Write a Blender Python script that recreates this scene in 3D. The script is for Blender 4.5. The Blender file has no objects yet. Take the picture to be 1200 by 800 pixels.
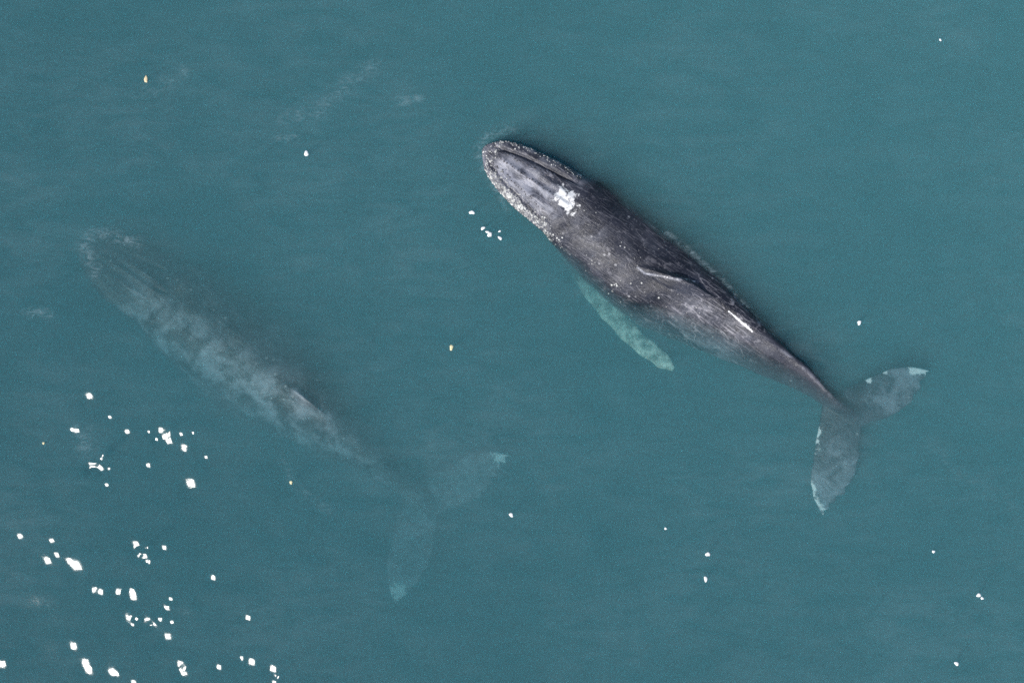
import bpy, bmesh, math, random
import numpy as np
from mathutils import Vector, Matrix
from mathutils.bvhtree import BVHTree
random.seed(7); RNG = np.random.default_rng(11)
sc = bpy.context.scene

# ------------------------------------------------------------------ camera
CAM = Vector((1.6, 1.4, 50.0)); TGT = Vector((0.0, 0.0, 0.0))
HF = math.radians(30.0)
f_ = (TGT - CAM).normalized(); r_ = f_.cross(Vector((0, 1, 0))).normalized(); u_ = r_.cross(f_)
cam = bpy.data.cameras.new('camera'); camo = bpy.data.objects.new('camera', cam)
sc.collection.objects.link(camo)
cam.sensor_width = 36; cam.lens = 18 / math.tan(HF / 2); cam.clip_start = 0.1; cam.clip_end = 5000
m = Matrix((r_, u_, -f_)).transposed().to_4x4(); m.translation = CAM
camo.matrix_world = m
sc.camera = camo
def at(px, py, z=0.0):
    """real place on the level z that the photograph shows at a pixel (1200 x 800)"""
    k = math.tan(HF / 2) / 600.0
    d = f_ + r_ * ((px - 600) * k) + u_ * ((400 - py) * k)
    t = (z - CAM.z) / d.z
    return CAM + d * t

# ------------------------------------------------------------------ sky, sun, exposure
SUN_ZEN = math.radians(38.0); SUN_DIR_XY = Vector((-0.74, -0.67)).normalized()
SUN = Vector((SUN_DIR_XY.x * math.sin(SUN_ZEN), SUN_DIR_XY.y * math.sin(SUN_ZEN), math.cos(SUN_ZEN)))
w = bpy.data.worlds.new('World'); sc.world = w; w.use_nodes = True
nt = w.node_tree; nt.nodes.clear()
sky = nt.nodes.new('ShaderNodeTexSky'); sky.sky_type = 'NISHITA'; sky.sun_disc = False
sky.sun_elevation = math.pi / 2 - SUN_ZEN
sky.sun_rotation = math.atan2(SUN.x, SUN.y)
bg = nt.nodes.new('ShaderNodeBackground'); bg.inputs[1].default_value = 0.11
wo = nt.nodes.new('ShaderNodeOutputWorld')
nt.links.new(sky.outputs[0], bg.inputs[0]); nt.links.new(bg.outputs[0], wo.inputs[0])
sl = bpy.data.lights.new('sun', 'SUN'); sl.energy = 4.2; sl.angle = math.radians(0.53); sl.color = (1.0, 0.96, 0.9)
so = bpy.data.objects.new('sun', sl); sc.collection.objects.link(so)
so.rotation_euler = SUN.to_track_quat('Z', 'Y').to_euler(); so.location = SUN * 80
sc.view_settings.view_transform = 'Standard'; sc.view_settings.look = 'None'
sc.view_settings.exposure = 0.0; sc.view_settings.gamma = 1.0
sc.cycles.max_bounces = 10; sc.cycles.volume_bounces = 3; sc.cycles.transparent_max_bounces = 24
sc.cycles.use_denoising = False
sc.cycles.use_adaptive_sampling = True; sc.cycles.adaptive_threshold = 0.022
sc.cycles.sample_clamp_indirect = 1.2

# ------------------------------------------------------------------ helpers
def link(name, me, mat=None, parent=None):
    o = bpy.data.objects.new(name, me); sc.collection.objects.link(o)
    if mat: me.materials.append(mat)
    if parent: o.parent = parent
    return o
def tag(o, label, cat, group=None):
    o['label'] = label; o['category'] = cat
    if group: o['group'] = group
def node(nt, typ, **kw):
    n = nt.nodes.new(typ)
    for k, v in kw.items():
        if k.startswith('i_'):
            key = k[2:]; key = int(key) if key.isdigit() else key.replace('_', ' ')
            n.inputs[key].default_value = v
        else: setattr(n, k, v)
    return n
def new_mat(name):
    mt = bpy.data.materials.new(name); mt.use_nodes = True; mt.node_tree.nodes.clear()
    return mt, mt.node_tree
def ramp(nt, src, a, b, lo=0.0, hi=1.0):
    n = node(nt, 'ShaderNodeMapRange', interpolation_type='SMOOTHSTEP')
    n.inputs[1].default_value = a; n.inputs[2].default_value = b
    n.inputs[3].default_value = lo; n.inputs[4].default_value = hi
    nt.links.new(src, n.inputs[0]); return n.outputs[0]
def math_(nt, op, a, b=None, clamp=False):
    n = node(nt, 'ShaderNodeMath', operation=op); n.use_clamp = clamp
    for i, s in enumerate((a, b)):
        if s is None: continue
        if isinstance(s, (int, float)): n.inputs[i].default_value = s
        else: nt.links.new(s, n.inputs[i])
    return n.outputs[0]
def mixc(nt, fac, a, b):
    n = node(nt, 'ShaderNodeMix', data_type='RGBA')
    for i, s in ((0, fac), (6, a), (7, b)):
        if isinstance(s, (int, float)): n.inputs[i].default_value = s
        elif isinstance(s, tuple): n.inputs[i].default_value = (*s, 1)
        else: nt.links.new(s, n.inputs[i])
    return n.outputs[2]
def noise(nt, co, scale, detail=4, rough=0.55, dist=0.0):
    n = node(nt, 'ShaderNodeTexNoise'); n.inputs['Scale'].default_value = scale
    n.inputs['Detail'].default_value = detail; n.inputs['Roughness'].default_value = rough
    n.inputs['Distortion'].default_value = dist
    nt.links.new(co, n.inputs['Vector']); return n
def mapping(nt, co, scale=(1, 1, 1), rot=(0, 0, 0), loc=(0, 0, 0)):
    n = node(nt, 'ShaderNodeMapping'); n.inputs['Scale'].default_value = scale
    n.inputs['Rotation'].default_value = rot; n.inputs['Location'].default_value = loc
    nt.links.new(co, n.inputs['Vector']); return n.outputs[0]

# ------------------------------------------------------------------ the sea
def water_material():
    mt, nt = new_mat('sea_water')
    out = node(nt, 'ShaderNodeOutputMaterial')
    geo = node(nt, 'ShaderNodeNewGeometry')
    n1 = noise(nt, geo.outputs['Position'], 3.2, 3, 0.6)
    n2 = noise(nt, mapping(nt, geo.outputs['Position'], (1.0, 2.2, 1.0), (0, 0, 0.9)), 11.0, 3, 0.65)
    hsum = math_(nt, 'ADD', n1.outputs[0], math_(nt, 'MULTIPLY', n2.outputs[0], 0.35))
    bump = node(nt, 'ShaderNodeBump'); bump.inputs['Strength'].default_value = 1.0
    bump.inputs['Distance'].default_value = 0.006
    nt.links.new(hsum, bump.inputs['Height'])
    fres = node(nt, 'ShaderNodeFresnel'); fres.inputs['IOR'].default_value = 1.333
    nt.links.new(bump.outputs[0], fres.inputs['Normal'])
    gl = node(nt, 'ShaderNodeBsdfAnisotropic', distribution='BECKMANN')
    gl.inputs['Roughness'].default_value = 0.21; gl.inputs['Color'].default_value = (1, 1, 1, 1)
    nt.links.new(bump.outputs[0], gl.inputs['Normal'])
    tr = node(nt, 'ShaderNodeBsdfTransparent')
    mx = node(nt, 'ShaderNodeMixShader')
    nt.links.new(fres.outputs[0], mx.inputs[0]); nt.links.new(tr.outputs[0], mx.inputs[1]); nt.links.new(gl.outputs[0], mx.inputs[2])
    # thin drifting foam and bubbles
    at_ = node(nt, 'ShaderNodeAttribute', attribute_name='foam')
    fn = noise(nt, mapping(nt, geo.outputs['Position'], (0.6, 1.2, 1), (0, 0, -0.5)), 5.5, 10, 0.75, 1.2)
    fm = math_(nt, 'MULTIPLY', at_.outputs['Fac'], ramp(nt, fn.outputs[0], 0.42, 0.75), True)
    st = noise(nt, mapping(nt, geo.outputs['Position'], (0.8, 2.6, 1), (0, 0, 0.62)), 0.9, 9, 0.74, 0.7)
    pt = noise(nt, mapping(nt, geo.outputs['Position'], (0.7, 1.0, 1), (0, 0, 0.6)), 0.25, 6, 0.6, 0.5)
    fm = math_(nt, 'ADD', fm, math_(nt, 'MULTIPLY', ramp(nt, st.outputs[0], 0.25, 0.85), ramp(nt, pt.outputs[0], 0.3, 0.72, 0.006, 0.055)), True)  # ripple streaks and haze patches painted as a faint pale veil
    df = node(nt, 'ShaderNodeBsdfDiffuse'); df.inputs[0].default_value = (0.55, 0.72, 0.80, 1)
    mx2 = node(nt, 'ShaderNodeMixShader')
    nt.links.new(fm, mx2.inputs[0]); nt.links.new(mx.outputs[0], mx2.inputs[1]); nt.links.new(df.outputs[0], mx2.inputs[2])
    nt.links.new(mx2.outputs[0], out.inputs['Surface'])
    vs = node(nt, 'ShaderNodeVolumeScatter'); vs.inputs['Color'].default_value = (0.40, 0.89, 1.0, 1)
    vs.inputs['Density'].default_value = 0.305; vs.inputs['Anisotropy'].default_value = -0.32
    va = node(nt, 'ShaderNodeVolumeAbsorption'); va.inputs['Color'].default_value = (0.335, 0.728, 0.79, 1)
    va.inputs['Density'].default_value = 1.17
    vf = node(nt, 'ShaderNodeVolumeScatter'); vf.inputs['Color'].default_value = (0.40, 0.89, 1.0, 1)
    vf.inputs['Density'].default_value = 0.43; vf.inputs['Anisotropy'].default_value = 0.93
    ad = node(nt, 'ShaderNodeAddShader')
    nt.links.new(vs.outputs[0], ad.inputs[0]); nt.links.new(va.outputs[0], ad.inputs[1])
    ad2 = node(nt, 'ShaderNodeAddShader')
    nt.links.new(ad.outputs[0], ad2.inputs[0]); nt.links.new(vf.outputs[0], ad2.inputs[1])
    nt.links.new(ad2.outputs[0], out.inputs['Volume'])
    return mt

def axis(lo, hi, seg, far):
    """seg: list of (from, to, step) inside lo..hi, then growing steps out to +-far"""
    a = [lo]
    for s, e, st in seg:
        n = max(1, int(round((e - s) / st))); a += list(np.linspace(s, e, n + 1)[1:])
    left = []; x = lo; d = 0.2
    while x > -far: d *= 1.5; x -= d; left.append(x)
    right = []; x = hi; d = 0.2
    while x < far: d *= 1.5; x += d; right.append(x)
    return np.array(left[::-1] + a + right)

# glitter: added wavelets, tilted to mirror the sun into the camera; (px, py, facet radius)
S_ = dict(t=0.085, s=0.115, m=0.17, L=0.24, X=0.34)
G = [(232,53,'L'),(185,140,'s'),(200,143,'m'),(286,108,'s'),(331,145,'m'),(388,146,'t'),(418,140,'m'),(441,149,'m'),
 (425,160,'m'),(407,166,'s'),(440,168,'m'),(436,177,'s'),(472,152,'s'),(503,149,'t'),(480,188,'L'),(536,213,'s'),
 (264,216,'L'),(245,231,'m'),(233,241,'m'),(262,243,'m'),(284,242,'t'),(278,284,'s'),(386,233,'m'),(497,280,'X'),
 (52,418,'m'),(135,429,'m'),(148,464,'m'),(126,481,'L'),(179,480,'m'),(201,494,'X'),(355,439,'L'),(383,447,'s'),
 (428,447,'m'),(360,467,'m'),(376,466,'m'),(388,483,'s'),(555,526,'m'),(244,556,'m'),(262,561,'L'),(308,562,'L'),
 (340,557,'m'),(347,574,'L'),(445,581,'s'),(435,605,'m'),(336,632,'L'),(356,634,'s'),(345,648,'s'),(380,637,'L'),
 (399,648,'m'),(417,635,'m'),(448,642,'s'),(437,680,'L'),(646,630,'m'),(192,703,'L'),(222,745,'L'),(231,768,'L'),
 (290,770,'L'),(303,777,'m'),(8,750,'L'),(467,747,'m'),(480,763,'L'),(475,778,'m'),(570,757,'m'),(630,734,'s'),
 (656,743,'L'),(711,762,'L'),(723,783,'s'),(712,797,'m'),(348,799,'m')]
GL = [(at(gx * .45, 440 + gy * .45), S_[c]) for gx, gy, c in G]

def build_sea():
    xs = axis(-17, 17, [(-17, -14, .2), (-14, -5, .026), (-5, 15, .06), (15, 17, .2)], 900)
    ys = axis(-12, 12, [(-12, -10, .2), (-10, -0.5, .026), (-0.5, 10, .06), (10, 12, .2)], 900)
    X, Y = np.meshgrid(xs, ys)
    Z = np.zeros_like(X); GX = np.zeros_like(X); GY = np.zeros_like(X)
    fade = np.clip(1 - (np.maximum(np.abs(X) - 15, np.abs(Y) - 10.5)) / 2, 0, 1)
    rng = np.random.default_rng(5)
    for i in range(70):
        lam = 0.5 * (14 ** rng.random()); k = 2 * math.pi / lam
        th = rng.normal(-0.9, 0.75); ph = rng.random() * 6.28
        slope = 0.0048
        arg = k * (X * math.cos(th) + Y * math.sin(th)) + ph
        Z += slope / k * np.sin(arg)
        c = slope * np.cos(arg); GX += c * math.cos(th); GY += c * math.sin(th)
    for i in range(500):          # loose wavelets all over
        x0, y0 = rng.uniform(-14, 14), rng.uniform(-9.5, 9.5); a = rng.uniform(.15, .5)
        g = rng.normal(0, .033, 2)
        ix = np.searchsorted(xs, [x0 - 3 * a, x0 + 3 * a]); iy = np.searchsorted(ys, [y0 - 3 * a, y0 + 3 * a])
        sl_ = (slice(*iy), slice(*ix)); dx = X[sl_] - x0; dy = Y[sl_] - y0
        wgt = np.exp(-(dx * dx + dy * dy) / a ** 2); Z[sl_] += wgt * (g[0] * dx + g[1] * dy)
    for p, a in GL * 6:           # relaxed a few times, so that neighbours agree; added wavelets sloped so the sun glints
        v = (CAM - p).normalized(); n = (v + SUN).normalized()
        want = np.array((-n.x / n.z, -n.y / n.z)) * 1.03
        i = min(np.searchsorted(xs, p.x), len(xs) - 2); j = min(np.searchsorted(ys, p.y), len(ys) - 2)
        have = np.array(((Z[j, i + 1] - Z[j, i - 1]) / (xs[i + 1] - xs[i - 1]), (Z[j + 1, i] - Z[j - 1, i]) / (ys[j + 1] - ys[j - 1])))
        g = want - have
        ix = np.searchsorted(xs, [p.x - 3 * a, p.x + 3 * a]); iy = np.searchsorted(ys, [p.y - 3 * a, p.y + 3 * a])
        sl_ = (slice(*iy), slice(*ix)); dx = X[sl_] - p.x; dy = Y[sl_] - p.y
        gh = g / np.hypot(*g); al = dx * gh[0] + dy * gh[1]; ac = dy * gh[0] - dx * gh[1]
        wgt = np.exp(-(al * al + 2.6 * ac * ac) / a ** 2); Z[sl_] += wgt * (g[0] * dx + g[1] * dy)
    Z *= fade
    # foam density per vertex
    F = np.zeros_like(X)
    def streak(pts, wd, amp):
        P = [at(*q) for q in pts]
        for a, b in zip(P[:-1], P[1:]):
            ax, ay, bx, by = a.x, a.y, b.x, b.y
            L2 = (bx - ax) ** 2 + (by - ay) ** 2
            t = np.clip(((X - ax) * (bx - ax) + (Y - ay) * (by - ay)) / L2, 0, 1)
            d2 = (X - ax - t * (bx - ax)) ** 2 + (Y - ay - t * (by - ay)) ** 2
            np.maximum(F, amp * np.exp(-d2 / wd ** 2), out=F)
    streak([(335, 138), (372, 130), (388, 115), (410, 95), (442, 76)], .2, .13)
    streak([(160, 108), (190, 100), (214, 86)], .2, .1)
    streak([(470, 120), (490, 113)], .14, .18)
    streak([(325, 163), (345, 160)], .12, .2)
    streak([(104, 300), (97, 285), (110, 272), (135, 277), (160, 285)], .16, .22)
    streak([(100, 290), (112, 320)], .16, .2)
    streak([(560, 172), (575, 158), (600, 150)], .12, .22)
    streak([(560, 180), (575, 210), (595, 243)], .1, .25)
    streak([(330, 540), (345, 570), (385, 598)], .12, .09)
    streak([(781, 272), (808, 293), (846, 327), (880, 367)], .05, .34)
    streak([(883, 374), (903, 397)], .08, .24)
    streak([(30, 365), (60, 368)], .12, .22)
    streak([(95, 505), (100, 525)], .25, .16)
    streak([(1090, 520), (1130, 560), (1190, 590)], .25, .05)
    ny, nx = X.shape
    verts = np.stack([X.ravel(), Y.ravel(), Z.ravel()], 1)
    idx = np.arange(nx * ny).reshape(ny, nx)
    quads = np.stack([idx[:-1, :-1], idx[:-1, 1:], idx[1:, 1:], idx[1:, :-1]], -1).reshape(-1, 4)
    loop = np.concatenate([idx[0, :-1], idx[:-1, -1], idx[-1, :0:-1], idx[:0:-1, 0]])
    nb = len(loop); base = len(verts)
    low = verts[loop].copy(); low[:, 2] = -40
    verts = np.concatenate([verts, low]); nl = np.arange(nb)
    side = np.stack([np.roll(loop, -1), loop, base + nl, base + np.roll(nl, -1)], 1)
    me = bpy.data.meshes.new('sea')
    me.vertices.add(len(verts)); me.vertices.foreach_set('co', verts.ravel().astype(np.float32))
    q = np.concatenate([quads, side]); nq = len(q)
    me.loops.add(nq * 4 + nb); me.polygons.add(nq + 1)
    li = np.concatenate([q.ravel(), (base + nl)[::-1]])
    me.loops.foreach_set('vertex_index', li.astype(np.int32))
    ls = np.concatenate([np.arange(nq) * 4, [nq * 4]]).astype(np.int32)
    me.polygons.foreach_set('loop_start', ls)
    sm = np.zeros(nq + 1, dtype=bool); sm[:len(quads)] = True
    me.polygons.foreach_set('use_smooth', sm)
    me.update(calc_edges=True); me.validate()
    a = me.attributes.new('foam', 'FLOAT', 'POINT')
    a.data.foreach_set('value', np.concatenate([F.ravel(), np.zeros(nb)]).astype(np.float32))
    o = link('sea', me, water_material()); o['kind'] = 'structure'
    return o
build_sea()

def build_seabed():
    n = 60; xs = np.linspace(-880, 880, n); X, Y = np.meshgrid(xs, xs)
    Z = -36 + 1.2 * np.sin(X * .011 + 1) * np.cos(Y * .013) + RNG.normal(0, .15, X.shape)
    idx = np.arange(n * n).reshape(n, n)
    q = np.stack([idx[:-1, :-1], idx[:-1, 1:], idx[1:, 1:], idx[1:, :-1]], -1).reshape(-1, 4)
    me = bpy.data.meshes.new('seabed'); me.from_pydata(np.stack([X.ravel(), Y.ravel(), Z.ravel()], 1).tolist(), [], q.tolist())
    mt, nt = new_mat('sand'); out = node(nt, 'ShaderNodeOutputMaterial'); b = node(nt, 'ShaderNodeBsdfPrincipled')
    g = node(nt, 'ShaderNodeNewGeometry'); nn = noise(nt, g.outputs['Position'], .3, 6)
    nt.links.new(mixc(nt, nn.outputs[0], (.12, .11, .08), (.22, .2, .15)), b.inputs['Base Color'])
    nt.links.new(b.outputs[0], out.inputs[0])
    o = link('seabed', me, mt); o['kind'] = 'structure'
build_seabed()

# ------------------------------------------------------------------ humpback whales
def skin_material(name, dark, mid, pale, mottle):
    mt, nt = new_mat(name); out = node(nt, 'ShaderNodeOutputMaterial'); b = node(nt, 'ShaderNodeBsdfPrincipled')
    tc = node(nt, 'ShaderNodeTexCoord'); co = tc.outputs['Object']
    A = lambda n: node(nt, 'ShaderNodeAttribute', attribute_name=n).outputs['Fac']
    big = noise(nt, co, 1.3, 6, 0.6, 0.4); fine = noise(nt, co, 9.0, 8, 0.7)
    streak = noise(nt, mapping(nt, co, (0.6, 3.2, 1.5)), 3.0, 8, 0.7, 0.5)
    c = mixc(nt, ramp(nt, big.outputs[0], .35, .68), dark, mid)
    c = mixc(nt, ramp(nt, streak.outputs[0], .48, .75, 0, .15 if mottle else .6), c, mid)
    # pale mottling
    pm = noise(nt, co, 2.2, 9, 0.68, 0.8)
    pf = math_(nt, 'MULTIPLY', A('pale'), ramp(nt, pm.outputs[0], .38, .62, .12, 1.0), True)
    c = mixc(nt, pf, c, pale)
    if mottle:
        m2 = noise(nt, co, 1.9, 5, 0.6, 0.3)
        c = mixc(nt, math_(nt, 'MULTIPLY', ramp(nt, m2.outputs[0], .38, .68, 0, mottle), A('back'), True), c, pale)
    # scars: thin wandering scratches in several directions
    for k, (rot, sx, sc_, wd) in enumerate(((.5, .2, 4.5, .017), (-.6, .2, 5.0, .016), (1.3, .22, 4.6, .016), (.05, .14, 7.0, .018), (-1.1, .2, 5.5, .015), (.9, .2, 6., .016))):
        ln = noise(nt, mapping(nt, co, (sx * .6, 1, .5), (0, 0, rot), (k * 3.1, k, 0)), sc_, 0.6, .4, .1)
        ln = ramp(nt, math_(nt, 'ABSOLUTE', math_(nt, 'SUBTRACT', ln.outputs[0], .5)), 0, wd, 1, 0)
        msk = noise(nt, mapping(nt, co, loc=(k * 7., 3, 1)), 2.6, 4, .6)
        ln = math_(nt, 'MULTIPLY', ln, ramp(nt, msk.outputs[0], .46, .58, 0, 1.0))
        c = mixc(nt, math_(nt, 'MULTIPLY', ln, A('scar'), True), c, (.40, .39, .43))
    # dense fine speckle
    sk = noise(nt, co, 17.0, 5, .8)
    c = mixc(nt, ramp(nt, sk.outputs[0], .55, .72, 0, .6), c, (.27, .28, .31)); c = mixc(nt, ramp(nt, sk.outputs[0], .3, .44, .5, 0), c, dark)
    # pale spots
    v = node(nt, 'ShaderNodeTexVoronoi'); v.inputs['Scale'].default_value = 4.2; nt.links.new(co, v.inputs['Vector'])
    sp = math_(nt, 'MULTIPLY', ramp(nt, v.outputs['Distance'], .10, .2, 1, 0), ramp(nt, noise(nt, co, .8, 2).outputs[0], .5, .6))
    c = mixc(nt, math_(nt, 'MULTIPLY', sp, .55), c, (.42, .42, .44))
    # white marks, among them the sun's wet reflection painted at the blowhole
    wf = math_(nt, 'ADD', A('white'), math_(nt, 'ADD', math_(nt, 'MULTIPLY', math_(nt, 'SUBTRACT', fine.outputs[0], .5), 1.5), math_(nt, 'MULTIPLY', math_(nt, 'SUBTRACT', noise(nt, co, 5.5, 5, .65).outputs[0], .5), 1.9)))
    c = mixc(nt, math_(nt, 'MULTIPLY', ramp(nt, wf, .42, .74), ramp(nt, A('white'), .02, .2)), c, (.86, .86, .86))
    fl = noise(nt, co, 5.0, 8, .7)
    c = mixc(nt, A('flip'), c, mixc(nt, ramp(nt, fl.outputs[0], .35, .65), (.16, .21, .17), (.80, .88, .76)))
    nt.links.new(c, b.inputs['Base Color'])
    nt.links.new(ramp(nt, fine.outputs[0], .3, .7, .28, .5), b.inputs['Roughness'])
    b.inputs['IOR'].default_value = 1.4
    bp = node(nt, 'ShaderNodeBump'); bp.inputs['Strength'].default_value = .6; bp.inputs['Distance'].default_value = .03
    nt.links.new(math_(nt, 'ADD', fine.outputs[0], streak.outputs[0]), bp.inputs['Height']); nt.links.new(bp.outputs[0], b.inputs['Normal'])
    nt.links.new(b.outputs[0], out.inputs[0])
    return mt

def smooth_interp(x, xp, yp, sg=0.18):
    xd = np.linspace(-1.5, 14, 1551); yd = np.interp(xd, xp, yp)
    k = np.arange(-60, 61) * .01; ker = np.exp(-k * k / (2 * sg * sg)); ker /= ker.sum()
    yd = np.convolve(np.pad(yd, 60, mode='edge'), ker, 'valid')
    return np.interp(x, xd, yd)

# outline of a humpback seen from above: x from the snout, half breadths to its left and right (metres)
TX = np.array([0, 5, 11, 25, 50, 75, 100, 115, 132, 160, 195, 230, 265, 300, 330, 380, 405, 430, 455, 490, 516, 545]) / 45
TLF = np.array([8, 15, 19, 25, 34, 37, 38, 39, 45, 52, 58, 61, 63, 57, 49, 37, 30, 24, 18, 12, 11, 14]) / 45
TRT = np.array([8, 16, 20, 26, 33, 37, 40, 41, 49, 54, 57, 58, 58, 55, 50, 36, 28, 21, 16, 12, 11, 14]) / 45

def add_loft(bm, rings):
    vs = [[bm.verts.new(p) for p in r] for r in rings]
    n = len(rings[0])
    for a, b in zip(vs[:-1], vs[1:]):
        for i in range(n): bm.faces.new((a[i], a[(i + 1) % n], b[(i + 1) % n], b[i]))
    bm.faces.new(vs[0][::-1]); bm.faces.new(vs[-1])

def make_whale(P):
    bm = bmesh.new()
    # trunk
    xs = np.concatenate([[0.02, .06, .12, .2, .3], np.linspace(.45, 12.2, 90)])
    lf = smooth_interp(xs, TX, TLF, .08); rt = smooth_interp(xs, TX, TRT, .08)
    nose = np.clip(1 - (1 - np.clip(xs / .45, 0, 1)) ** 2.2, .12, 1) ** .5
    lf *= nose * P['wide']; rt *= nose * P['wide']
    zt = smooth_interp(xs, *P['ztop']); zc = smooth_interp(xs, *P['zmid']); zb = smooth_interp(xs, *P['zbot'])
    rg = smooth_interp(xs, *P['ridge'])
    pk = smooth_interp(xs, [0, 2, 3, 6, 8, 12], [.62, .66, .95, 1.2, 1.55, 1.5])   # section shape of the back
    rings = []
    for i, x in enumerate(xs):
        ring = []
        for k in range(56):
            ph = 2 * math.pi * k / 56; c, s = math.cos(ph), math.sin(ph)
            hw = rt[i] if c > 0 else lf[i]
            if s >= 0:
                y = hw * math.copysign(abs(c) ** (0.9 if x < 3 else 1), c); z = zc[i] + (zt[i] - zc[i]) * s ** pk[i]
                y = y * (1 - (0 if pk[i] < 1 else (pk[i] - 1) * .5) * s) + rg[i] * s ** 1.6
            else:
                y = hw * c; z = zc[i] - (zc[i] - zb[i]) * abs(s) ** .9
            ring.append((x, y, z))
        rings.append(ring)
    add_loft(bm, rings)
    # flukes
    LE = [(0, 11.15), (.15, 11.2), (.5, 11.38), (1.0, 11.62), (1.9, 12.1), (2.25, 12.45), (2.42, 12.75), (2.5, 12.96)]
    TE = [(0, 12.36), (.2, 12.5), (.75, 12.86), (1.2, 13.04), (1.7, 13.08), (2.1, 13.02), (2.42, 12.98), (2.5, 13.0)]
    for sg_ in (-1, 1):
        rings = []
        sc_ = P['fluke'][0 if sg_ < 0 else 1]
        for u in np.concatenate([[-.12], np.linspace(0, 2.4, 34), [2.46, 2.5]]):
            au = abs(u)
            le = np.interp(au, *zip(*LE)); te = np.interp(au, *zip(*TE)); ch = te - le
            te += .022 * math.sin(au * 13 + sg_) * min(1, ch)            # ragged rear edge
            th = .16 * (1 - au / 2.5) + .035
            zz = P['fluke_z'][0] + (P['fluke_z'][1 if sg_ < 0 else 2] - P['fluke_z'][0]) * (au / 2.5) ** 1.4
            ring = []
            for k in range(20):
                a = 2 * math.pi * k / 20; cx = .5 - .5 * math.cos(a)
                prof = math.sin(a) * (1.25 - .75 * cx)
                ring.append((le + cx * (te - le), P['fluke_y'] + sg_ * u * sc_, zz + th * .5 * prof - .05 * (le - 11.2) * P['fluke_dip']))
            rings.append(ring if sg_ > 0 else ring[::-1])
        add_loft(bm, rings)
    # flippers
    for sp in P['flippers']:
        pts = np.array(sp['p']); n = 40; tt = np.linspace(0, 1, n); kt = np.linspace(0, 1, len(pts))
        def sm(col): return np.interp(tt, kt, col)
        cx = sm(pts[:, 0]); cy = sm(pts[:, 1]); cz = sm(pts[:, 2]); chd = sm(pts[:, 3])
        ker = np.ones(7) / 7
        cx, cy, cz = (np.convolve(np.pad(q, 3, mode='reflect', reflect_type='odd'), ker, 'valid') for q in (cx, cy, cz))
        rings = []
        for i in range(n):
            j0, j1 = max(0, i - 1), min(n - 1, i + 1)
            T = Vector((cx[j1] - cx[j0], cy[j1] - cy[j0], cz[j1] - cz[j0])).normalized()
            C = Vector((0, 0, 1)).cross(T); C.normalize(); C = (C + Vector((0, 0, sp['twist']))).normalized()
            N = T.cross(C).normalized()
            c_ = chd[i] * (1 + .07 * math.sin(i * 1.15) * (i > 8)) * min(1, ((n - i) / 5) ** .55)
            th = .10 + .16 * (1 - i / n) * min(1, chd[i] / .5)
            ring = []
            for k in range(18):
                a = 2 * math.pi * k / 18
                ring.append(tuple(Vector((cx[i], cy[i], cz[i])) + C * (.5 * c_ * math.cos(a)) + N * (.5 * th * math.sin(a))))
            rings.append(ring)
        add_loft(bm, rings)
    # dorsal fin: low stepped fin leaning over to one side
    df = P['dorsal']; rings = []
    for i in range(18):
        u = i / 17; x = df['x0'] + u * (df['x1'] - df['x0'])
        hgt = df['h'] * (min(1, u / .45) ** .8 if u < .68 else max(0, 1 - ((u - .68) / .32)) ** 1.1) + .01
        yb = df['y0'] + u * (df['y1'] - df['y0'])
        zt_ = float(np.interp(x, xs, zt)); wb = .30 * math.sin(math.pi * min(1, u * .9 + .08)) + .05
        lean = df['lean']
        ring = []
        for (a_, b_) in ((-1, -.35), (-.55, .25), (-.18, .75), (0, 1), (.12, .72), (.45, .2), (.9, -.35)):
            ring.append((x + .10 * max(0, b_) , yb + a_ * wb + lean * max(0, b_) * hgt, zt_ - .02 + b_ * hgt + (-.1 if b_ < 0 else 0)))
        rings.append(ring[::-1])
    add_loft(bm, rings)
    bmesh.ops.recalc_face_normals(bm, faces=bm.faces)
    me = bpy.data.meshes.new('raw'); bm.to_mesh(me); bm.free()
    o = bpy.data.objects.new('raw', me); sc.collection.objects.link(o)
    rm = o.modifiers.new('r', 'REMESH'); rm.mode = 'VOXEL'; rm.voxel_size = P['voxel']; rm.adaptivity = 0
    s_ = o.modifiers.new('s', 'SMOOTH'); s_.factor = .5; s_.iterations = 3
    ev = o.evaluated_get(bpy.context.evaluated_depsgraph_get())
    body = bpy.data.meshes.new_from_object(ev); body.name = 'body'
    bpy.data.objects.remove(o); bpy.data.meshes.remove(me)
    # skin relief
    nv = len(body.vertices); co = np.empty(nv * 3, np.float32); body.vertices.foreach_get('co', co); co = co.reshape(-1, 3)
    nr = np.empty(nv * 3, np.float32); body.vertices.foreach_get('normal', nr); nr = nr.reshape(-1, 3)
    x, y, z = co.T; up = np.clip(nr[:, 2], 0, 1)
    d = np.zeros(nv)
    g = lambda v, s: np.exp(-(v / s) ** 2)
    head = np.clip((2.75 - x) / .5, 0, 1) * np.clip((x - .1) / .4, 0, 1)
    rostr = np.interp(x, [0, .4, 1.0, 1.8, 2.5, 3.0], [.12, .24, .42, .55, .66, .75])      # half breadth of the upper jaw
    isb = (x < 3.1) & (z > P['zmid'][1][0] - .5)
    for sgn in (-1, 1):
        d -= .085 * P['groove'] * g(y - sgn * rostr, .055) * head * isb * (up > .1)                       # lip line
    d += .05 * g(y - .02, .07) * head * isb * np.clip((x - .3) / .5, 0, 1)                  # median ridge of the snout
    d += .06 * g(np.abs(y) - .28, .08) * isb * g(x - 2.0, .55) * up                        # nostril ridges
    d += .10 * g(np.hypot((x - 2.45) / 1.0, y - .05), .28) * (up > .2)                     # splash guard
    for sgn in (-1, 1):
        d -= .10 * g((y - .05 - sgn * .09 - sgn * .1 * (x - 2.6)) / 1, .03) * g(x - 2.62, .17) * (up > .2) * .4   # blowholes
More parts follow.
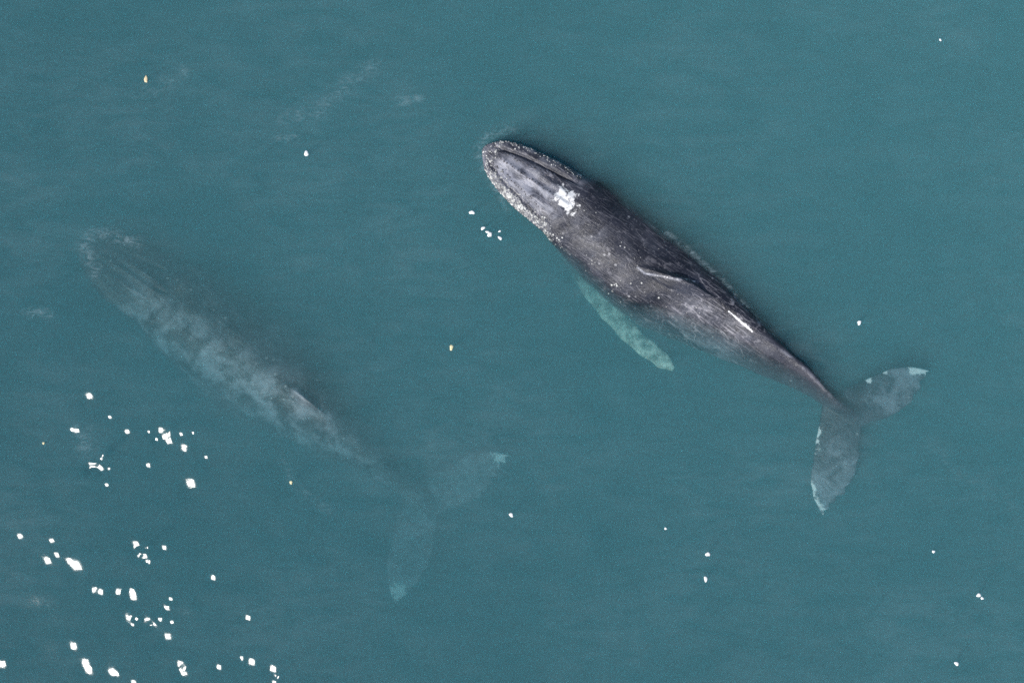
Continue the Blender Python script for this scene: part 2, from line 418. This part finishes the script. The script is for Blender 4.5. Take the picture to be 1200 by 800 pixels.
    d += .035 * g(x - 3.0, .18) * np.clip(np.abs(y) / .6, 0, 1) * up                        # neck fold
    for k in range(14):
        a = RNG.uniform(-3, 3); kk = RNG.uniform(3, 11)
        d += .0045 * np.sin(kk * (x * math.cos(a) + y * math.sin(a)) + RNG.uniform(0, 6)) * (x < 11)
    co2 = co + nr * d[:, None]; co2[:, 1] += P['bend'] * np.sin(np.clip(x / 12.4, 0, 1.1) * math.pi)
    body.vertices.foreach_set('co', co2.astype(np.float32).ravel()); body.update()
    body.polygons.foreach_set('use_smooth', np.ones(len(body.polygons), dtype=bool))
    for nm, fn in P['attrs'].items():
        at_ = body.attributes.new(nm, 'FLOAT', 'POINT')
        at_.data.foreach_set('value', np.clip(fn(x, y, z, up), 0, 1).astype(np.float32) * np.ones(nv, np.float32))
    return body

def barnacles(body, spots, mat, parent, name):
    """acorn barnacles and tubercles seated on the skin: craters and knobs in one mesh"""
    bvh = BVHTree.FromPolygons([v.co[:] for v in body.vertices], [p.vertices[:] for p in body.polygons])
    vs, fs = [], []
    for x, y, r, kind in spots:
        h, n, i, d = bvh.ray_cast(Vector((x, y, 5)), Vector((0, 0, -1)))
        if h is None or n.z < .12: continue
        q = n.to_track_quat('Z', 'Y'); b = len(vs); seg = 7
        prof = ((1.0, -.15), (.8, .38), (.45, .55), (.2, .25)) if kind else ((1.0, -.15), (.78, .4), (.35, .62), (.05, .66))
        ph = random.random() * 6
        for rr, zz in prof:
            for k in range(seg):
                a = 2 * math.pi * k / seg + ph; j = 1 + random.uniform(-.15, .15)
                vs.append(h + q @ Vector((math.cos(a) * rr * r * j, math.sin(a) * rr * r * j, zz * r)))
        for ring in range(3):
            for k in range(seg):
                k2 = (k + 1) % seg
                fs.append((b + ring * seg + k, b + ring * seg + k2, b + (ring + 1) * seg + k2, b + (ring + 1) * seg + k))
        fs.append(tuple(b + 3 * seg + k for k in range(seg)))
    me = bpy.data.meshes.new(name); me.from_pydata([v[:] for v in vs], [], fs)
    o = link(name, me, mat, parent); o['kind'] = 'stuff'
    return o

def simple_mat(name, a, b, scale, rough, bump=0.0):
    mt, nt = new_mat(name); out = node(nt, 'ShaderNodeOutputMaterial'); p = node(nt, 'ShaderNodeBsdfPrincipled')
    tc = node(nt, 'ShaderNodeTexCoord'); nn = noise(nt, tc.outputs['Object'], scale, 6, .65)
    nt.links.new(mixc(nt, ramp(nt, nn.outputs[0], .35, .65), a, b), p.inputs['Base Color'])
    p.inputs['Roughness'].default_value = rough
    if bump:
        bp = node(nt, 'ShaderNodeBump'); bp.inputs['Distance'].default_value = bump
        nt.links.new(nn.outputs[0], bp.inputs['Height']); nt.links.new(bp.outputs[0], p.inputs['Normal'])
    nt.links.new(p.outputs[0], out.inputs[0]); return mt

def place(root, nose_px, notch_px, z0, L):
    a = at(*nose_px, z0); b = at(*notch_px, z0); d = b - a
    root.location = (a.x, a.y, 0); root.rotation_euler = (0, 0, math.atan2(d.y, d.x))
    s = d.length / L; root.scale = (s, s, s)

def seg_d(x, y, pts):
    best = np.full(len(x), 9.0)
    for (ax, ay), (bx, by) in zip(pts[:-1], pts[1:]):
        L2 = (bx - ax) ** 2 + (by - ay) ** 2
        t = np.clip(((x - ax) * (bx - ax) + (y - ay) * (by - ay)) / L2, 0, 1)
        best = np.minimum(best, np.hypot(x - ax - t * (bx - ax), y - ay - t * (by - ay)))
    return best
gs = lambda v, s: np.exp(-(v / s) ** 2)
ss = lambda v, a, b: np.clip((v - a) / (b - a), 0, 1) ** 2 * (3 - 2 * np.clip((v - a) / (b - a), 0, 1))

# --- the whale at the surface
W1 = dict(wide=1.0, bend=0, groove=1.0, voxel=.026,
    ztop=([0, .3, 1, 2, 2.6, 3, 4, 5, 6, 7, 8, 9, 10, 11, 11.5, 12.3], [.0, .14, .25, .34, .39, .37, .36, .34, .31, .27, .22, .16, .10, -.02, -.22, -.5]),
    zmid=([0, .3, 1, 2, 3, 4, 6, 8, 10, 11.5, 12.3], [-.12, -.06, -.02, -.05, -.3, -.65, -.8, -.65, -.5, -.5, -.58]),
    zbot=([0, .3, 1, 2, 3, 4.5, 6.5, 8.5, 10.5, 11.5, 12.3], [-.3, -.45, -.8, -1.25, -1.7, -2.1, -1.9, -1.3, -.9, -.85, -.92]),
    ridge=([0, 2.5, 4.4, 5.1, 6, 7.1, 8.4, 10.1, 11.4, 12.4], [0, .1, -.04, -.15, .12, .32, .28, .25, .02, 0]),
    fluke=(1.0, .9), fluke_y=-.12, fluke_z=(-.55, -.68, -.62), fluke_dip=0.6,
    flippers=[dict(p=[(3.2, -.7, -1.45, .8), (4.0, -1.1, -1.4, .66), (4.9, -1.5, -1.2, .54), (6.0, -1.72, -1.0, .52), (6.9, -1.77, -.85, .48), (7.5, -1.8, -.8, .34)], twist=-.1),
              dict(p=[(3.3, .85, -1.15, .95), (4.2, 1.25, -1.75, .8), (5.2, 1.35, -2.3, .7), (6.2, 1.35, -2.8, .6), (7.1, 1.3, -3.1, .3)], twist=.3)],
    dorsal=dict(x0=4.95, x1=7.25, y0=-.2, y1=.36, h=.20, lean=.6))
def w1_white(x, y, z, up):
    v = np.zeros(len(x))
    for bx, by, br in ((2.38, .20, .23), (2.56, .14, .22), (2.76, .07, .21), (2.64, .32, .15)):  # blowhole patch: sun reflection on wet skin, painted white
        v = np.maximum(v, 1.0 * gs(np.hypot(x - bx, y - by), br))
    v = np.maximum(v, .75 * gs(seg_d(x, y, [(7.7, .27), (8.5, .2)]), np.interp(x, [7.7, 8.1, 8.5], [.02, .035, .06])))
    v = np.maximum(v, .4 * gs(seg_d(x, y, [(5.15, -.2), (5.35, -.22), (6.6, .42)]), .028))
    # bright fluke edges and tips
    v = np.maximum(v, .66 * gs(seg_d(x, y, [(11.5, -.85), (11.8, -1.4)]), .13))
    v = np.maximum(v, .66 * gs(seg_d(x, y, [(12.2, -2.15), (12.5, -2.35), (12.98, -2.55)]), .12))
    v = np.maximum(v, .95 * gs(seg_d(x, y, [(12.6, 1.98), (12.9, 2.1)]), .2))
    for bx, by, br in ((11.8, 1.0, .13), (12.02, 1.4, .12)): v = np.maximum(v, .85 * gs(np.hypot(x - bx, y - by), br))
    return v
def w1_pale(x, y, z, up):
    lf = np.interp(x, TX, TLF)
    head = ss(3.0 - x, 0, .6)
    v = 1.0 * head * gs((y + .12) / 1, .45) * ss(x, .2, .8)                                # rostrum: wet sheen left of the midline painted as paler skin
    v = np.maximum(v, 1.0 * gs(seg_d(x, y, [(5.1, -.2), (5.35, -.22), (6.0, .1), (6.6, .42)]), .028))
    v = np.maximum(v, .35 * head * ss(-y, .38, .6))                                       # lower lip, left
    v = np.maximum(v, .6 * ss(.7 - x, 0, .6))
    v = np.maximum(v, .55 * head * ss(y, .5, .7))
    v = np.maximum(v, .34 * ss(x, 6.0, 7.2) * (1 - .75 * ss(x, 8.0, 9.2)) * ss(.25 - y, 0, .25) * (y > -.9))   # scraped flank by the ridge
    v = np.maximum(v, .3 * gs(x - 3.5, .7) * gs(y + .15, .4))
    v = np.maximum(v, .14 * gs(np.hypot(x - 4.6, y + .1), .7))
    v = np.maximum(v, .7 * ss(x, 11.7, 12.3) * ss(np.abs(y + .1), .4, .9))                # flukes
    v = np.maximum(v, .5 * ss(x, 8.5, 9) * (1 - ss(x, 11, 11.5)) * gs(y - np.interp(x, *W1['ridge']), .05))
    return v
W1['attrs'] = dict(flip=lambda x, y, z, up: ss(-y, np.interp(x, TX, TLF) * .98, np.interp(x, TX, TLF) * 1.02 + .03) * ss(x, 3.6, 4.6) * (x < 8.3) * (z < -.6),
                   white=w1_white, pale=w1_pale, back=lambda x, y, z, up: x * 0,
                   scar=lambda x, y, z, up: .22 + .34 * np.maximum(ss(x, 6, 7) * (1 - ss(x, 8.3, 9.3)), ss(2.8 - x, 0, .5)) - .2 * ss(x, 8.3, 9.5))
body1 = make_whale(W1)
skin1 = skin_material('whale_skin_surface', (.008, .0095, .018), (.034, .037, .054), (.32, .33, .385), 0)
barn_mat = simple_mat('barnacle_shell', (.10, .10, .11), (.70, .70, .67), 7, .7)
whale1 = bpy.data.objects.new('humpback_whale', None); sc.collection.objects.link(whale1)
tag(whale1, 'dark grey humpback whale breaking the surface, white mark on head, one pale flipper showing', 'whale', 'humpback whales')
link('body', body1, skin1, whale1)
spots = []
for i in range(950):                       # knobbly left lip and snout edge
    x = random.triangular(.15, 3.3, 1.3); e = np.interp(x, TX, TLF)
    spots.append((x, -e + abs(random.gauss(.02, .15)), random.choice((.010, .012, .016, .02, .03)), random.random() < .6))
for i in range(150):
    x = random.uniform(.1, 2.6); e = np.interp(x, TX, TRT)
    spots.append((x, e - abs(random.gauss(.03, .07)), random.choice((.012, .016, .024)), random.random() < .4))
for i in range(40):
    x = random.uniform(.02, .4); spots.append((x, random.uniform(-.35, .35), random.choice((.015, .02, .03)), random.random() < .4))
for cx_, cy_, n_, sp_ in ((4.0, -.8, 12, .16), (4.9, -.95, 14, .12), (4.5, .0, 7, .12), (5.0, .15, 6, .2), (3.4, .1, 4, .15), (5.2, -.7, 6, .3), (6.9, -.25, 5, .1), (6.2, -.8, 6, .4)):
    for i in range(n_): spots.append((random.gauss(cx_, sp_), random.gauss(cy_, sp_), random.choice((.010, .012, .016, .022, .03)), True))
knobs = []
for i in range(22):                        # tubercle rows of the upper jaw
    for yy in (-.3, .3, .03): knobs.append((.3 + i * .09 + random.uniform(-.03, .03), yy * (.5 + i * .045) + random.uniform(-.03, .03), random.uniform(.018, .03), False))
barnacles(body1, knobs, simple_mat('tubercle_skin', (.05, .05, .06), (.16, .155, .17), 9, .45), whale1, 'tubercle_row')
barnacles(body1, spots, barn_mat, whale1, 'barnacle_cluster')
place(whale1, (566, 172), (1000, 485), 0.2, 535 / 45)

# --- the whale under the surface
dz = -1.02
W2 = dict(wide=1.2, bend=.32, groove=.3, voxel=.035,
    ztop=([0, .3, 1, 2, 2.6, 4, 5, 6, 7, 7.6, 8.4, 9, 10, 11, 12.3], np.array([-.25, -.05, .1, .25, .3, .38, .42, .46, .55, .62, .5, .3, .05, -.2, -.4]) + dz),
    zmid=([0, .3, 1, 2, 3, 4, 6, 8, 10, 11.5, 12.3], np.array([-.35, -.25, -.15, -.2, -.35, -.6, -.6, -.3, -.3, -.35, -.5]) + dz),
    zbot=([0, .3, 1, 2, 3, 4.5, 6.5, 8.5, 10.5, 11.5, 12.3], np.array([-.5, -.6, -.9, -1.3, -1.7, -2.1, -1.9, -1.2, -.75, -.6, -.58]) + dz),
    ridge=([0, 3, 7, 12], [0, .05, .12, 0]),
    fluke=(1.05, 1.05), fluke_y=-.05, fluke_z=(-.52 + dz, -.5 + dz, -.18 + dz), fluke_dip=0.3,
    flippers=[dict(p=[(3.3, -.85, dz - 1.1, .95), (4.1, -1.3, dz - 1.7, .8), (5.0, -1.5, dz - 2.4, .7), (6.0, -1.6, dz - 3.0, .55), (6.8, -1.6, dz - 3.4, .3)], twist=-.3),
              dict(p=[(3.3, .85, dz - 1.1, .95), (4.1, 1.3, dz - 1.7, .8), (5.0, 1.5, dz - 2.4, .7), (6.0, 1.6, dz - 3.0, .55), (6.8, 1.6, dz - 3.4, .3)], twist=.3)],
    dorsal=dict(x0=6.7, x1=8.2, y0=.08, y1=.14, h=.24, lean=.2))
def w2_pale(x, y, z, up):
    v = .7 * ss(x, 11.2, 12.2)
    v = np.maximum(v, .5 * ss(.5 - x, 0, .4))
    v = np.maximum(v, .9 * gs(seg_d(x, y, [(7.3, .14), (8.4, .16)]), .09))  # highlight on the fin ridge painted as a pale strip
    return v
W2['attrs'] = dict(flip=lambda x, y, z, up: x * 0, white=lambda x, y, z, up: np.maximum(.0 * x, .9 * gs(np.hypot(x - 12.8, np.abs(y) - 2.4), .3)),
                   pale=w2_pale, back=lambda x, y, z, up: ss(up, .2, .6) * ss(x, 1.0, 3) * (1 - .7 * ss(x, 9.5, 11.5)) * (.2 + .8 * ss(.45 - y, 0, .9)),  # mottling thinned on the right: shaded side put into the skin colour
                   scar=lambda x, y, z, up: x * 0 + .1)
body2 = make_whale(W2)
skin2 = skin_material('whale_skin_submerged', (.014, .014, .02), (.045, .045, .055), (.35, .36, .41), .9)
whale2 = bpy.data.objects.new('humpback_whale', None); sc.collection.objects.link(whale2)
tag(whale2, 'blurred mottled humpback whale swimming wholly under the murky green water', 'whale', 'humpback whales')
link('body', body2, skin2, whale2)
barnacles(body2, knobs, bpy.data.materials['tubercle_skin'], whale2, 'tubercle_row')
place(whale2, (97, 283), (497, 590), -1.4, 535 / 45)

# ------------------------------------------------------------------ flecks: floating bits, and white blobs for sun glints
white_mat = simple_mat('fleck_white', (.8, .82, .82), (.92, .92, .9), 30, .6)
yel_mat = simple_mat('fleck_yellow', (.62, .55, .30), (.8, .75, .5), 30, .6)
org_mat = simple_mat('fleck_orange', (.6, .45, .25), (.8, .68, .45), 30, .6)
def fleck(px, py, r, mat, name, label, cat, group=None, elong=1.3):
    p = at(px, py, .02); bm = bmesh.new(); bmesh.ops.create_icosphere(bm, subdivisions=2, radius=1)
    ph = [random.uniform(0, 6) for _ in range(4)]
    for v in bm.verts:
        a = math.atan2(v.co.y, v.co.x); k = 1 + .18 * math.sin(2 * a + ph[0]) + .14 * math.sin(3 * a + ph[1]) + .08 * math.sin(5 * a + ph[2])
        v.co = Vector((v.co.x * r * k * elong, v.co.y * r * k, v.co.z * r * .45 * (1 + .2 * math.sin(v.co.x * 9 + ph[3]))))
    me = bpy.data.meshes.new(name); bm.to_mesh(me); bm.free()
    me.polygons.foreach_set('use_smooth', np.ones(len(me.polygons), dtype=bool))
    o = link(name, me, mat); o.location = p; o.rotation_euler = (0, 0, random.uniform(0, 3.1)); tag(o, label, cat, group)
FG = 'white flecks floating on the water'
fleck(171, 93, .05, org_mat, 'debris_fleck', 'thin orange speck floating by a faint foam streak', 'debris', None, 1.9)
fleck(359, 180, .06, white_mat, 'white_fleck', 'round white fleck below the long wispy foam streak', 'foam', FG)
for px, py, r, lb in ((553, 249, .055, 'white fleck set apart ahead of the small cluster beside the surfacing whale'), (566, 267.5, .045, 'white fleck just ahead of the touching pair beside the surfacing whale'),
        (571.5, 272, .04, 'smaller of the touching pair of white flecks beside the surfacing whale'), (574, 275, .055, 'larger of the touching pair of white flecks beside the surfacing whale'),
        (585.5, 271, .028, 'tiniest white fleck of the cluster beside the head of the surfacing whale'), (586, 279, .045, 'white fleck next to the tiniest one in the cluster beside the surfacing whale')):
    fleck(px, py, r, white_mat, 'white_fleck', lb, 'foam', FG)
fleck(529, 407, .055, yel_mat, 'debris_fleck', 'lone pale yellow speck floating between the two whales', 'debris')
fleck(1007, 378, .05, white_mat, 'white_fleck', 'white fleck off the right side of the surfacing whale, ahead of its flukes', 'foam', FG)  # isolated sun glint built as a white blob
fleck(599, 603, .05, white_mat, 'white_fleck', 'white fleck behind the flukes of the submerged whale', 'foam', FG)  # sun glint modelled as a white solid
fleck(780, 619, .03, white_mat, 'white_fleck', 'tiny white fleck close to a pair of larger white flecks', 'foam', FG)
for px, py, lb in ((829.5, 649, 'white fleck between a tiny fleck and an equally large fleck in open water'), (827, 678, 'white fleck of an open water trio, farthest from the tiny one')):
    fleck(px, py, .055, white_mat, 'white_fleck', lb, 'foam', FG)  # open-water sun glints, built as white blobs
for px, py, r, lb in ((1147, 697, .05, 'larger of two white flecks nearly touching, far behind the flukes'), (1151, 700.5, .035, 'smaller of two white flecks nearly touching, far behind the flukes')):
    fleck(px, py, r, white_mat, 'white_fleck', lb, 'foam', FG)  # paired sun glints given white bodies
fleck(1094, 646, .035, white_mat, 'white_fleck', 'small white fleck straight behind the flukes of the surfacing whale', 'foam', FG)
fleck(1121, 777, .05, white_mat, 'white_fleck', 'white fleck farthest behind the surfacing whale, on its own', 'foam', FG)  # lone sun glint, also a white blob
fleck(1102, 47, .028, white_mat, 'white_fleck', 'tiny lone white fleck far out off the right side of both whales', 'foam', FG)
fleck(341, 565, .04, yel_mat, 'debris_fleck', 'small yellowish speck left of the tail of the submerged whale', 'debris')
fleck(51, 519, .03, yel_mat, 'debris_fleck', 'tiny yellow speck floating beside the sun glitter', 'debris')
